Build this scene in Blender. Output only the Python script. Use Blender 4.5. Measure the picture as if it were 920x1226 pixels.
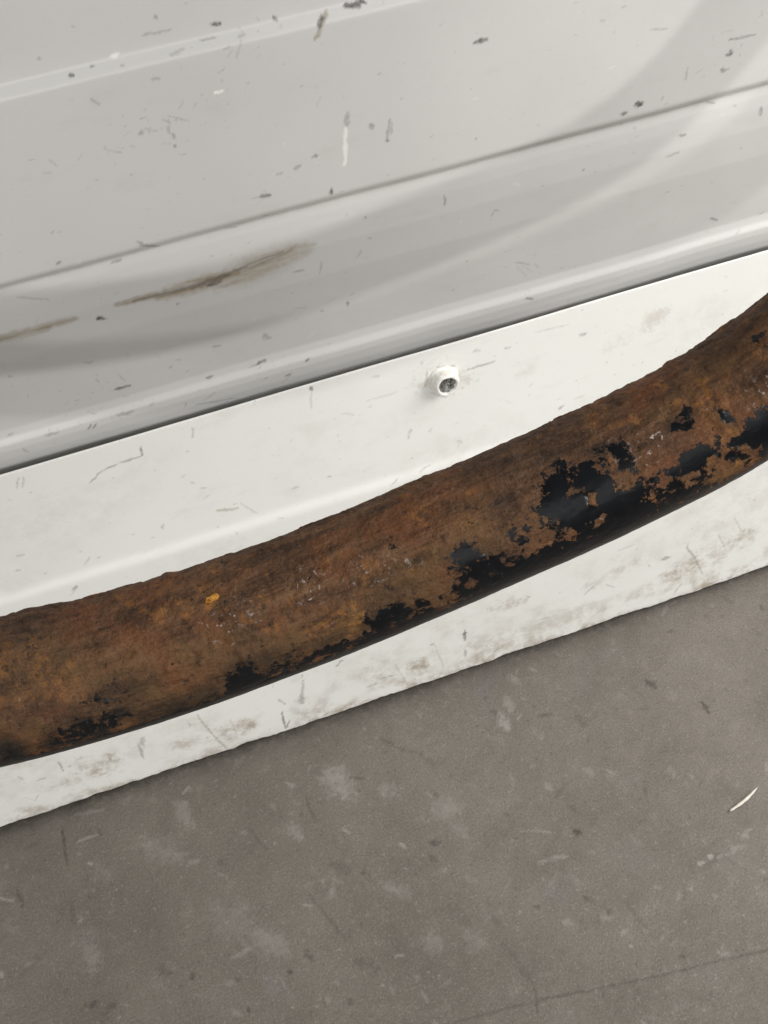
import bpy, math
import numpy as np
from mathutils import Matrix, Vector

for o in list(bpy.data.objects):
    bpy.data.objects.remove(o)
scene = bpy.context.scene
col = scene.collection

# ------------------------------------------------------------------ camera
PW, PH, FPX = 920.0, 1226.0, 1500.0          # survey frame used to measure the photograph
PITCH = math.radians(50)
Xc = np.array([8180.0, 2573.0, -FPX]); Xc /= np.linalg.norm(Xc)
sz = math.sin(PITCH)
k = -Xc[2] * sz                               # a*Xx + b*Xy = k
A = Xc[0]**2 + Xc[1]**2
base = np.array([Xc[0], Xc[1]]) * k / A
perp = np.array([-Xc[1], Xc[0]]) / math.sqrt(A)
h = math.sqrt(max(0.0, 1 - sz*sz - base @ base))
Zc = np.array([*(base + h*perp), sz])
Yc = np.cross(Zc, Xc)
R = np.array([Xc, Yc, Zc])                    # camera -> world

def ray(x, y):
    return R @ np.array([(x - PW/2)/FPX, -(y - PH/2)/FPX, -1.0])

CAM = -0.5 * ray(460, 838)                    # the wall base under the view axis is the origin

def on_plane(x, y, axis, val):
    d = ray(x, y)
    t = (val - CAM[axis]) / d[axis]
    return CAM + t*d

def project(P):
    q = (np.asarray(P) - CAM) @ R
    return np.stack([PW/2 - FPX*q[..., 0]/q[..., 2], PH/2 + FPX*q[..., 1]/q[..., 2]], -1)

cd = bpy.data.cameras.new('camera')
cam = bpy.data.objects.new('camera', cd)
col.objects.link(cam)
M = Matrix.Identity(4)
for i in range(3):
    for j in range(3):
        M[i][j] = R[i, j]
    M[i][3] = CAM[i]
cam.matrix_world = M
cd.sensor_fit = 'VERTICAL'
cd.sensor_height = 24
cd.lens = 24*FPX/PH
cd.clip_start = 0.01
cd.clip_end = 50
scene.camera = cam

# ------------------------------------------------------------------ world, lamps, exposure
w = bpy.data.worlds.new('World')
scene.world = w
w.use_nodes = True
bg = w.node_tree.nodes['Background']
bg.inputs[0].default_value = (1.0, 0.985, 0.95, 1)
bg.inputs[1].default_value = 0.14

def area(name, loc, target, size, power, color=(1, 1, 1), size_y=None):
    l = bpy.data.lights.new(name, 'AREA')
    l.shape = 'RECTANGLE'
    l.size = size
    l.size_y = size_y or size
    l.energy = power
    l.color = color
    o = bpy.data.objects.new(name, l)
    col.objects.link(o)
    o.location = loc
    o.rotation_euler = (Vector(target) - Vector(loc)).to_track_quat('-Z', 'Y').to_euler()
    return o

area('hall_lamp', (-0.76, -2.42, 0.96), (0, 0, 0.2), 0.06, 16.0, (1, 0.98, 0.95))
area('hall_lamp', (-1.28, -2.42, 1.42), (0, 0, 0.2), 0.07, 14.0, (1, 0.98, 0.95))
area('right_fill', (0.47, -0.24, 0.52), (0, 0, 0.08), 0.42, 3.9, (1, 0.98, 0.945), 0.32)  # added fill, low at the right, for brightness falling off to the left
area('front_fill', (0.35, -1.7, 1.0), (0, 0, 0.2), 1.7, 5.0, (0.99, 0.99, 1.0), 1.0)  # added broad fill panel in front, also reflected in the black paint

vs = scene.view_settings
vs.view_transform = 'Standard'
vs.look = 'None'
vs.exposure = -0.04
vs.gamma = 1.0
vs.use_curve_mapping = False
scene.render.engine = 'CYCLES'
scene.cycles.max_bounces = 5
scene.cycles.diffuse_bounces = 3
scene.cycles.glossy_bounces = 2

# ------------------------------------------------------------------ numeric noise
rng = np.random.default_rng(7)

def vnoise(x, y, seed=0):
    xi = np.floor(x).astype(np.int64); yi = np.floor(y).astype(np.int64)
    fx = x - xi; fy = y - yi
    fx = fx*fx*fx*(fx*(fx*6-15)+10); fy = fy*fy*fy*(fy*(fy*6-15)+10)
    def hsh(a, b):
        n = (a*374761393 + b*668265263 + seed*974634777) & 0x7fffffff
        n = ((n ^ (n >> 13))*1274126177) & 0x7fffffff
        n = (n ^ (n >> 16)) & 0xffff
        return n/65535.0
    a = hsh(xi, yi); b = hsh(xi+1, yi); c = hsh(xi, yi+1); d = hsh(xi+1, yi+1)
    return (a*(1-fx)+b*fx)*(1-fy) + (c*(1-fx)+d*fx)*fy

def fbm(x, y, octaves=4, seed=0, gain=0.5):
    s = 0; a = 1; tot = 0
    for i in range(octaves):
        s = s + a*vnoise(x*2**i + 13.7*i, y*2**i + 5.1*i, seed+i)
        tot += a; a *= gain
    return s/tot

def sstep(a, b, x):
    t = np.clip((x-a)/(b-a), 0, 1)
    return t*t*(3-2*t)

# ------------------------------------------------------------------ mesh helpers
def grid_mesh(name, P, attrs=None, uv=None, closed=False, flip=False):
    """P: (n, m, 3) points; quads between them; closed wraps the second axis."""
    n, m = P.shape[:2]
    idx = np.arange(n*m).reshape(n, m)
    if closed:
        a = idx[:-1, :]; b = idx[1:, :]
        q = np.stack([a, b, np.roll(b, -1, 1), np.roll(a, -1, 1)], -1).reshape(-1, 4)
    else:
        q = np.stack([idx[:-1, :-1], idx[1:, :-1], idx[1:, 1:], idx[:-1, 1:]], -1).reshape(-1, 4)
    if flip:
        q = q[:, ::-1]
    me = bpy.data.meshes.new(name)
    me.vertices.add(n*m)
    me.vertices.foreach_set('co', P.reshape(-1).astype(np.float32))
    me.loops.add(q.size)
    me.loops.foreach_set('vertex_index', q.reshape(-1).astype(np.int32))
    me.polygons.add(len(q))
    me.polygons.foreach_set('loop_start', np.arange(0, q.size, 4, dtype=np.int32))
    me.polygons.foreach_set('loop_total', np.full(len(q), 4, dtype=np.int32))
    me.polygons.foreach_set('use_smooth', np.ones(len(q), dtype=bool))
    me.update(calc_edges=True)
    for an, v in (attrs or {}).items():
        at = me.attributes.new(an, 'FLOAT', 'POINT')
        at.data.foreach_set('value', np.ascontiguousarray(v, dtype=np.float32).reshape(-1))
    if uv is not None:
        at = me.attributes.new('surf', 'FLOAT_VECTOR', 'POINT')
        v3 = np.concatenate([uv, np.zeros(uv.shape[:-1] + (1,))], -1)
        at.data.foreach_set('vector', v3.reshape(-1).astype(np.float32))
    return me

def link(name, me, mat, parent=None):
    o = bpy.data.objects.new(name, me)
    if mat:
        me.materials.append(mat)
    col.objects.link(o)
    if parent:
        o.parent = parent
    return o

def poly_mesh(name, V, F, smooth=False):
    me = bpy.data.meshes.new(name)
    me.from_pydata([tuple(v) for v in V], [], F)
    if smooth:
        me.polygons.foreach_set('use_smooth', [True]*len(me.polygons))
    me.update()
    return me

def tag(o, **kw):
    for a, b in kw.items():
        o[a] = b

def empty(name, loc=(0, 0, 0)):
    o = bpy.data.objects.new(name, None)
    o.location = loc
    o.empty_display_size = 0.02
    col.objects.link(o)
    return o

# ------------------------------------------------------------------ node helpers
class NT:
    def __init__(s, name):
        s.mat = bpy.data.materials.new(name)
        s.mat.use_nodes = True
        s.t = s.mat.node_tree
        s.b = s.t.nodes['Principled BSDF']
    def n(s, kind, **kw):
        nd = s.t.nodes.new(kind)
        for a, b in kw.items():
            setattr(nd, a, b)
        return nd
    def l(s, a, b):
        s.t.links.new(a, b)
    def attr(s, name, vec=False):
        nd = s.n('ShaderNodeAttribute', attribute_name=name)
        return nd.outputs['Vector'] if vec else nd.outputs['Fac']
    def noise(s, vec, scale, detail=4, rough=0.55, stretch=None, dist=0.0):
        if stretch:
            mp = s.n('ShaderNodeMapping')
            mp.inputs['Scale'].default_value = stretch
            s.l(vec, mp.inputs['Vector']); vec = mp.outputs[0]
        nd = s.n('ShaderNodeTexNoise')
        nd.inputs['Scale'].default_value = scale
        nd.inputs['Detail'].default_value = detail
        nd.inputs['Roughness'].default_value = rough
        nd.inputs['Distortion'].default_value = dist
        s.l(vec, nd.inputs['Vector'])
        return nd.outputs['Fac']
    def ramp(s, fac, stops):
        nd = s.n('ShaderNodeValToRGB')
        e = nd.color_ramp.elements
        while len(e) < len(stops):
            e.new(0.5)
        for el, (p, c) in zip(e, stops):
            el.position = p
            el.color = (*c, 1) if not isinstance(c, (int, float)) else (c, c, c, 1)
        s.l(fac, nd.inputs[0])
        return nd.outputs[0]
    def val(s, v, sock):
        if isinstance(v, (int, float)):
            sock.default_value = v
        else:
            s.l(v, sock)
    def m(s, op, a, b=0.0, c=0.0, clamp=False):
        nd = s.n('ShaderNodeMath', operation=op, use_clamp=clamp)
        s.val(a, nd.inputs[0]); s.val(b, nd.inputs[1]); s.val(c, nd.inputs[2])
        return nd.outputs[0]
    def rng(s, x, a, b, c=0.0, d=1.0):
        nd = s.n('ShaderNodeMapRange', interpolation_type='SMOOTHSTEP')
        s.val(x, nd.inputs[0])
        for i, v in enumerate((a, b, c, d)):
            nd.inputs[i+1].default_value = v
        return nd.outputs[0]
    def mix(s, fac, a, b, mode='MIX'):
        nd = s.n('ShaderNodeMix', data_type='RGBA', blend_type=mode)
        s.val(fac, nd.inputs[0])
        for v, i in ((a, 6), (b, 7)):
            if isinstance(v, tuple):
                nd.inputs[i].default_value = (*v, 1)
            else:
                s.l(v, nd.inputs[i])
        return nd.outputs[2]
    def bump(s, height, strength, dist):
        nd = s.n('ShaderNodeBump')
        nd.inputs['Strength'].default_value = strength
        nd.inputs['Distance'].default_value = dist
        s.l(height, nd.inputs['Height'])
        s.l(nd.outputs[0], s.b.inputs['Normal'])
    def out(s, name, v):
        s.val(v, s.b.inputs[name]) if not isinstance(v, tuple) else setattr(s.b.inputs[name], 'default_value', (*v, 1))

# white enamel on sheet metal, with wear from the surface attributes
def paint_material(name, c0, c1):
    t = NT(name)
    uv = t.attr('surf', True)
    big = t.noise(uv, 9, 3)
    c = t.ramp(big, [(0.3, c0), (0.7, c1)])
    # faint rubbed smudges and specks all over
    sm = t.noise(uv, 55, 6, 0.65, (0.6, 1.4, 1))
    c = t.mix(t.rng(sm, 0.54, 0.78, 0, 0.24), c, (0.44, 0.42, 0.39))
    sp = t.noise(uv, 420, 3, 0.6, (0.7, 1.3, 1))
    c = t.mix(t.rng(sp, 0.66, 0.76, 0, 0.40), c, (0.30, 0.29, 0.28))
    fine = t.noise(uv, 900, 2, 0.7)
    grime = t.attr('grime')
    gm = t.noise(uv, 130, 5, 0.7)
    c = t.mix(t.m('MULTIPLY', grime, t.rng(gm, 0.36, 0.66, 0, 0.85)), c, (0.36, 0.295, 0.225))
    brown = t.attr('brown')
    st = t.noise(uv, 260, 4, 0.6, (0.35, 2.5, 1))
    c = t.mix(t.m('MULTIPLY', brown, t.rng(st, 0.30, 0.62, 0.45, 1.0)), c, (0.245, 0.185, 0.090))
    dark = t.attr('dark')
    dm = t.m('MULTIPLY', dark, t.rng(fine, 0.25, 0.6, 0.55, 1.0))
    c = t.mix(dm, c, (0.045, 0.042, 0.042))
    c = t.mix(t.attr('bright'), c, (0.90, 0.89, 0.86))
    t.out('Base Color', c)
    ro = t.rng(sm, 0.3, 0.8, 0.30, 0.52)
    t.out('Roughness', t.m('ADD', ro, t.m('MULTIPLY', dm, 0.3)))
    t.bump(t.noise(uv, 260, 2), 0.12, 0.0005)
    return t.mat

def concrete_material():
    t = NT('worn_concrete')
    uv = t.attr('surf', True)
    a = t.noise(uv, 11, 6, 0.7)
    c = t.ramp(a, [(0.28, (0.122, 0.106, 0.088)), (0.5, (0.168, 0.149, 0.126)), (0.72, (0.210, 0.189, 0.162))])
    b = t.noise(uv, 110, 6, 0.74, dist=0.2)
    c = t.mix(t.rng(b, 0.53, 0.72, 0, 0.34), c, (0.30, 0.272, 0.240))
    c = t.mix(t.rng(b, 0.46, 0.30, 0, 0.34), c, (0.105, 0.095, 0.083))
    pur = t.noise(uv, 30, 4, 0.6, (1.2, 0.9, 1))
    c = t.mix(t.rng(pur, 0.58, 0.72, 0, 0.30), c, (0.215, 0.195, 0.205))
    spk = t.noise(uv, 380, 4, 0.65)
    c = t.mix(t.rng(spk, 0.58, 0.74, 0, 0.45), c, (0.35, 0.335, 0.31))
    c = t.mix(t.rng(spk, 0.42, 0.28, 0, 0.50), c, (0.07, 0.062, 0.055))
    fine = t.noise(uv, 1300, 3, 0.75)
    c = t.mix(t.rng(fine, 0.50, 0.66, 0, 0.50), c, (0.09, 0.08, 0.07))
    c = t.mix(t.rng(fine, 0.46, 0.32, 0, 0.45), c, (0.32, 0.295, 0.265))
    m1 = t.rng(t.noise(uv, 300, 5, 0.7), 0.30, 0.55, 0.2, 1.0)
    c = t.mix(t.m('MULTIPLY', t.attr('bright'), m1), c, (0.37, 0.345, 0.325))
    c = t.mix(t.m('MULTIPLY', t.attr('dark'), m1), c, (0.045, 0.039, 0.033))
    t.out('Base Color', c)
    t.out('Roughness', t.rng(b, 0.3, 0.7, 0.62, 0.48))
    t.bump(t.m('ADD', fine, t.m('MULTIPLY', spk, 1.2)), 0.4, 0.0005)
    return t.mat

def rust_material():
    t = NT('rusty_black_painted_steel')
    uv = t.attr('surf', True)
    streak = t.noise(uv, 150, 5, 0.68, (0.45, 2.2, 1))
    c = t.ramp(streak, [(0.28, (0.020, 0.0100, 0.005)), (0.43, (0.068, 0.032, 0.0145)),
                        (0.56, (0.118, 0.056, 0.025)), (0.72, (0.180, 0.098, 0.050))])
    blot = t.noise(uv, 48, 6, 0.68)
    c = t.mix(t.rng(blot, 0.48, 0.62, 0, 0.65), c, (0.160, 0.056, 0.020))
    c = t.mix(t.rng(blot, 0.46, 0.36, 0, 0.45), c, (0.038, 0.021, 0.014))
    oc = t.attr('ochre')
    on = t.noise(uv, 210, 5, 0.65)
    c = t.mix(t.m('MULTIPLY', oc, t.rng(on, 0.35, 0.65, 0.2, 1.0)), c, (0.180, 0.098, 0.034))
    c = t.mix(t.m('MULTIPLY', t.attr('orange'), t.rng(t.noise(uv, 420, 6, 0.75), 0.44, 0.62, 0.0, 1)), c, (0.36, 0.150, 0.032))
    pit = t.noise(uv, 400, 5, 0.74)
    c = t.mix(t.rng(pit, 0.46, 0.32, 0, 0.85), c, (0.018, 0.009, 0.006))
    c = t.mix(t.rng(pit, 0.58, 0.72, 0, 0.55), c, (0.26, 0.155, 0.085))
    grain = t.noise(uv, 1800, 3, 0.7)
    c = t.mix(t.rng(grain, 0.50, 0.70, 0.0, 0.35), c, (0.20, 0.115, 0.065))
    c = t.mix(t.rng(grain, 0.44, 0.28, 0.0, 0.5), c, (0.022, 0.012, 0.008))
    # grey-white scratches and crumbs
    fl = t.noise(uv, 800, 3, 0.6)
    c = t.mix(t.m('MULTIPLY', t.attr('fleck'), t.rng(fl, 0.58, 0.66)), c, (0.50, 0.46, 0.45))
    stain = t.attr('stain')
    c = t.mix(t.m('MULTIPLY', stain, t.rng(on, 0.35, 0.58, 0.25, 1.0)), c, (0.010, 0.009, 0.008))
    # remaining black paint: broad field from the mesh, broken edge from noise
    e1 = t.noise(uv, 560, 6, 0.78)
    e2 = t.noise(uv, 170, 4, 0.6)
    fld = t.m('ADD', t.attr('paint'), t.m('ADD', t.m('MULTIPLY', t.m('SUBTRACT', e1, 0.5), 3.2), t.m('MULTIPLY', t.m('SUBTRACT', e2, 0.5), 1.1)))
    pm = t.rng(fld, 0.44, 0.54)
    pc = t.ramp(t.noise(uv, 260, 4), [(0.3, (0.003, 0.0035, 0.0045)), (0.7, (0.007, 0.008, 0.010))])
    c = t.mix(pm, c, pc)
    t.out('Base Color', c)
    t.out('Roughness', t.m('SUBTRACT', 0.66, t.m('MULTIPLY', pm, 0.38)))
    t.b.inputs['Specular IOR Level'].default_value = 0.27
    hr = t.m('ADD', t.m('MULTIPLY', streak, 1.1), t.m('MULTIPLY', pit, 1.0))
    hp = t.m('ADD', 1.0, t.m('MULTIPLY', e2, 0.10))
    hh = t.m('ADD', t.m('MULTIPLY', hr, t.m('SUBTRACT', 1.0, pm)), t.m('MULTIPLY', hp, pm))
    t.bump(hh, 0.95, 0.0008)
    return t.mat

def plain(name, colr, rough, metal=0.0, scale=600, amt=0.4, dark=(0.05, 0.045, 0.04)):
    t = NT(name)
    tc = t.n('ShaderNodeTexCoord').outputs['Object']
    n1 = t.noise(tc, scale, 5, 0.65)
    t.out('Base Color', t.mix(t.rng(n1, 0.45, 0.7, 0, amt), colr, dark))
    t.out('Roughness', rough)
    t.out('Metallic', metal)
    t.bump(n1, 0.3, 0.0004)
    return t.mat

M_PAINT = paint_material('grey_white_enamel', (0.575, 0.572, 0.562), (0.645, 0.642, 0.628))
M_PAINT2 = paint_material('pale_white_enamel', (0.79, 0.79, 0.755), (0.855, 0.855, 0.825))  # lower panel: lighter base colour than the upper panel
M_CONC = concrete_material()
M_RUST = rust_material()
M_BACK = plain('dark_light_blocker', (0.035, 0.033, 0.03), 0.9, scale=80)
M_SCREW = plain('painted_screw_head', (0.86, 0.85, 0.81), 0.30, scale=420, amt=0.30, dark=(0.25, 0.20, 0.13))
M_STEEL = plain('dirty_screw_steel', (0.24, 0.235, 0.225), 0.35, 0.5, 500, 0.95, (0.02, 0.018, 0.016))
M_SLIVER = plain('pale_plastic', (0.78, 0.75, 0.66), 0.5, scale=300, amt=0.15, dark=(0.4, 0.36, 0.3))
M_FLAKE = plain('orange_rust_flake', (0.46, 0.21, 0.03), 0.9, scale=1400, amt=0.85, dark=(0.16, 0.065, 0.015))

# ------------------------------------------------------------------ wall profile (depth, height)
def hz(py, depth):
    p = on_plane(460, py, 1, depth)
    return (depth, p[2])

def dense(pts, step=0.0004, smooth=3):
    pts = np.array(pts)
    seg = np.linalg.norm(np.diff(pts, axis=0), axis=1)
    s = np.concatenate([[0], np.cumsum(seg)])
    n = int(s[-1]/step) + 1
    ss = np.linspace(0, s[-1], n)
    q = np.stack([np.interp(ss, s, pts[:, i]) for i in (0, 1)], -1)
    ker = np.hanning(2*smooth+3)[1:-1]; ker /= ker.sum()
    pad = smooth
    qp = np.concatenate([2*q[:1]-q[1:pad+1][::-1], q, 2*q[-1:]-q[-pad-1:-1][::-1]])
    return np.stack([np.convolve(qp[:, i], ker, 'valid') for i in (0, 1)], -1)

LOW = dense([(0.0, 0.0018), hz(582, 0.0110), hz(572, 0.0125), hz(436, 0.0186)], smooth=6)
lip_top = hz(437, 0.030)
UPP = dense([(0.034, lip_top[1] - 0.004), hz(438, 0.0280), hz(435, 0.0246), hz(429, 0.0228), hz(420, 0.0217), hz(411, 0.0211), hz(404, 0.0212),
             hz(395, 0.0224), hz(386, 0.0229), hz(350, 0.0218), hz(310, 0.0203), hz(275, 0.0200), hz(250, 0.0204), hz(236, 0.0209), hz(225, 0.0216), hz(223, 0.0216), hz(219, 0.0195), hz(216, 0.0193),
             hz(14, 0.0190), hz(9, 0.0191), hz(-7, 0.0217), hz(-9, 0.0218), hz(-120, 0.0222)], smooth=1)

def arclen(q):
    return np.concatenate([[0], np.cumsum(np.linalg.norm(np.diff(q, axis=0), axis=1))])

def hit_profile(q, s, px, py):
    d = ray(px, py)
    # signed side of every profile point relative to the sight line in the (depth, height) plane
    cr = (q[:, 0]-CAM[1])*d[2] - (q[:, 1]-CAM[2])*d[1]
    ch = np.where(cr[:-1]*cr[1:] <= 0)[0]
    if len(ch) == 0:
        i = int(np.argmin(np.abs(cr))); f = 0.0
        i = min(i, len(q)-2)
    else:
        i = ch[0]; f = cr[i]/(cr[i]-cr[i+1])
    yy = q[i, 0]*(1-f) + q[i+1, 0]*f
    t = (yy - CAM[1])/d[1]
    return np.array([CAM[0]+t*d[0], s[i]*(1-f)+s[i+1]*f])

class Sheet:
    """A surface sampled on a grid, with wear painted at places of the surface."""
    def __init__(s, u, v):
        s.u, s.v = u, v
        s.U, s.V = np.meshgrid(u, v, indexing='ij')
        s.a = {}
        s.nx = (fbm(s.U*900, s.V*900, 3, 3) - 0.5)
        s.ny = (fbm(s.U*900, s.V*900, 3, 9) - 0.5)
    def field(s, name):
        if name not in s.a:
            s.a[name] = np.zeros_like(s.U)
        return s.a[name]
    def stroke(s, name, p, q, width, strength=1.0, soft=0.5, wob=0.6, taper=0.4):
        """A worn mark from p to q on the surface, tapering at its ends."""
        f = s.field(name)
        mrg = width*2 + 0.001
        i0, i1 = np.searchsorted(s.u, [min(p[0], q[0])-mrg, max(p[0], q[0])+mrg])
        j0, j1 = np.searchsorted(s.v, [min(p[1], q[1])-mrg, max(p[1], q[1])+mrg])
        if i1 <= i0 or j1 <= j0:
            return
        sl = (slice(i0, i1), slice(j0, j1))
        x = s.U[sl] + s.nx[sl]*width*wob*1.6
        y = s.V[sl] + s.ny[sl]*width*wob*1.6
        d = np.array(q) - np.array(p)
        L2 = max(d @ d, 1e-12)
        t = np.clip(((x-p[0])*d[0] + (y-p[1])*d[1])/L2, 0, 1)
        dist = np.hypot(x-p[0]-t*d[0], y-p[1]-t*d[1])
        wd = width*0.5*(1 - taper*np.abs(2*t-1)**2)
        mk = strength*(1 - sstep(wd*(1-soft), wd*(1+soft), dist))
        f[sl] = np.maximum(f[sl], mk)

def marks(sheet, hit, items, scale=0.00026, gain=0.85):
    for it in items:
        name, x0, y0, x1, y1, wpx = it[:6]
        st = it[6] if len(it) > 6 else 1.0
        soft = it[7] if len(it) > 7 else 0.6
        wob = it[8] if len(it) > 8 else 0.6
        sheet.stroke(name, hit(x0, y0), hit(x1, y1), wpx*scale*gain, st*(.9 if len(it) < 8 else 1), soft, wob)

def xs_fine(lo, hi, step, far):
    a = np.arange(lo, hi, step)
    left = -np.geomspace(0.012, far, 12)[::-1] + lo
    right = np.geomspace(0.012, far, 12) + hi
    return np.concatenate([left, a, right])

XS = xs_fine(-0.150, 0.175, 0.0004, 0.55)

# ------------------------------------------------------------------ wall: upper panel
wall = empty('metal_wall', (0, 0, 0))
tag(wall, label='scuffed white sheet-metal wall with pressed ribs rising behind the rusty pipe', category='wall')

sU = arclen(UPP)
up = Sheet(XS, sU)
hU = lambda x, y: hit_profile(UPP, sU, x, y)
UP_MARKS = [
 ('dark', 253,29,263,27,5), ('dark',327,20,331,24,4,.8), ('dark',386,18,381,34,5,.85), ('brown',391,12,378,46,5,.8),
 ('dark', 413,6,437,2,7,.95), ('dark',420,8,428,5,8,.95), ('dark',84,91,87,90,4,.9), ('dark',109,80,112,79,3,.7), ('bright',134,68,142,65,4,.8),
 ('dark',182,96,191,94,4,.35), ('bright',257,112,268,109,4,.95), ('dark',47,68,48,71,4,.5), ('dark',184,18,188,22,3,.5),
 ('dark',170,42,205,36,3,.35), ('dark',240,48,258,45,3,.45), ('dark',205,66,221,59,5,.3), ('dark',286,43,293,39,5,.3),
 ('dark',168,157,169,160,6,.4), ('dark',207,160,209,168,4,.5), ('dark',208,175,210,176,4,.55), ('dark',200,150,203,160,3,.35),
 ('dark',417,134,415,152,6,.4), ('bright',414,152,413,198,5,.8), ('dark',445,147,446,153,6,.55), ('dark',376,187,380,186,5,.75),
 ('dark',352,202,360,199,4,.45), ('dark',332,208,338,207,4,.3), ('dark',310,236,324,233,5,.75), ('dark',397,226,397,233,4,.9),
 ('dark',316,259,321,258,4,.5), ('dark',170,293,190,295,6,.65), ('dark',165,289,172,292,3,.5), ('dark',133,315,145,310,4,.5), ('dark',69,316,73,314,4,.65),
 ('brown',140,366,215,348,9,.75,.9,.2), ('brown',190,356,285,327,20,.85,.9,.2), ('brown',262,340,352,303,34,.62,.95,.15), ('brown',300,322,366,299,30,.5,.95,.15), ('brown',330,313,356,294,7,.6,.8,.2),
 ('brown',345,305,376,293,12,.35,.9,.2), ('dark',205,351,245,340,5,.5,.8,.2), ('dark',230,345,275,330,7,.6,.9,.15), ('dark',250,343,264,338,6,.7,.8,.2), ('dark',262,332,296,320,5,.55,.8,.2),
 ('dark',296,318,340,302,3,.35,.8,.15), ('dark',300,322,350,300,3,.3,.8,.15), ('dark',160,362,205,351,4,.5,.8,.15),
 ('dark',117,382,127,383,5,.95), ('brown',-10,409,60,392,12,.8,.9,.2), ('brown',30,397,92,382,10,.55,.9,.2), ('dark',20,356,60,359,2,.35),
 ('dark',213,365,214,366,3,.7), ('dark',416,362,417,366,4,.75), ('dark',386,314,384,328,3,.3), ('dark',351,327,364,324,3,.4),
 ('dark',427,310,434,300,3,.25), ('dark',437,260,438,262,4,.5), ('dark',441,285,444,286,3,.4), ('dark',385,372,388,373,3,.4),
 ('dark',567,51,582,47,6,.9), ('dark',871,66,876,63,7,.95), ('dark',864,83,868,85,6,.6), ('dark',869,84,873,82,4,.4), ('dark',761,126,766,124,9,1),
 ('dark',744,136,750,134,5,.75), ('dark',873,48,885,46,3,.7), ('dark',885,46,905,42,3,.5), ('dark',821,96,823,82,3,.4), ('dark',463,168,466,142,3,.45), ('dark',464,169,465,166,4,.7), ('dark',468,160,469,146,3,.35),
 ('dark',532,245,532,233,3,.55), ('dark',813,162,821,160,4,.6), ('dark',798,187,812,182,4,.35), ('dark',851,261,858,264,5,.65), ('dark',910,130,910,137,6,.5),
 ('dark',588,258,592,252,3,.3), ('dark',590,251,598,252,3,.3), ('dark',617,314,634,316,3,.4), ('dark',618,318,630,330,3,.15), ('dark',629,356,637,358,4,.7), ('dark',568,165,570,166,4,.45),
 ('dark',780,36,800,35,3,.3), ('dark',720,24,724,25,3,.3), ('dark',698,202,699,203,3,.6), ('dark',846,122,855,123,3,.5), ('dark',792,119,794,114,3,.3),
 ('dark',138,467,156,462,5,.7), ('dark',140,465,146,464,5,.8), ('dark',140,498,160,493,5,.4), ('dark',106,514,109,509,3,.7), ('dark',112,514,115,508,3,.7), ('dark',248,453,254,451,5,.65), ('dark',255,416,265,415,4,.4),
 ('dark',309,436,317,432,5,.85), ('dark',298,441,310,436,3,.35), ('dark',317,402,323,406,9,.35), ('dark',367,432,370,430,4,.8), ('dark',343,451,347,449,5,.6), ('dark',318,454,320,453,4,.4),
 ('dark',236,485,284,477,3,.4), ('dark',245,480,258,471,3,.3), ('dark',54,522,70,519,4,.4), ('dark',28,538,34,542,3,.4), ('dark',10,522,16,520,3,.35), ('dark',203,441,206,439,4,.35),
 ('dark',100,435,112,434,4,.3), ('dark',180,486,184,482,5,.3), ('dark',222,488,224,482,3,.3), ('dark',10,450,15,451,3,.3),
]
marks(up, hU, UP_MARKS)
# many faint small nicks scattered over the enamel
for cx_, cy_, n_ in ((205, 160, 26), (150, 480, 22), (300, 60, 14), (120, 200, 12), (640, 320, 14), (860, 70, 10), (240, 110, 10), (330, 440, 16), (60, 500, 14)):
    for i in range(n_):
        p = hU(cx_ + rng.normal(0, 28), cy_ + rng.normal(0, 18))
        a = rng.choice([.2, 1.5, 2.6]) + rng.normal(0, .3); L = rng.exponential(.0009)
        up.stroke('dark', p, (p[0]+L*math.cos(a), p[1]+L*math.sin(a)), rng.uniform(.0003, .0005), rng.uniform(.10, .32))
for i in range(260):
    x = rng.uniform(-0.14, 0.165); v = rng.uniform(0.004, sU[-1])
    a = rng.normal(0.1, 0.5); L = rng.exponential(0.0012)
    up.stroke('dark' if rng.random() < 0.85 else 'bright', (x, v), (x+L*math.cos(a), v+L*math.sin(a)), rng.uniform(.0003, .0007), rng.uniform(.05, .30))
for nm in ('dark', 'brown', 'bright'):
    up.field(nm)
# patchy darker tone along the groove, and darker towards the lower lip
up.field('grime')
gs = hU(460, 222)[1]
up.a['grime'] += 0.30*np.exp(-((up.V-gs)/0.0016)**2)*sstep(.35, .65, fbm(up.U*60, up.V*60, 3, 21))
up.a['grime'] += 0.22*np.exp(-((up.V-sU[0]-0.004)/0.006)**2)
P = np.zeros(up.U.shape + (3,))
P[..., 0] = up.U
dent = (fbm(up.U*16, up.V*16, 2, 41)-0.5)*0.0017 + (fbm(up.U*45, up.V*45, 2, 43)-0.5)*0.00018
P[..., 1] = UPP[None, :, 0] + dent
P[..., 2] = UPP[None, :, 1] + (fbm(up.U*12, up.U*0, 2, 5)-0.5)*0.0006
up_me = grid_mesh('upper_panel', P, up.a, np.stack([up.U, up.V], -1))
link('upper_panel', up_me, M_PAINT, wall)

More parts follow.
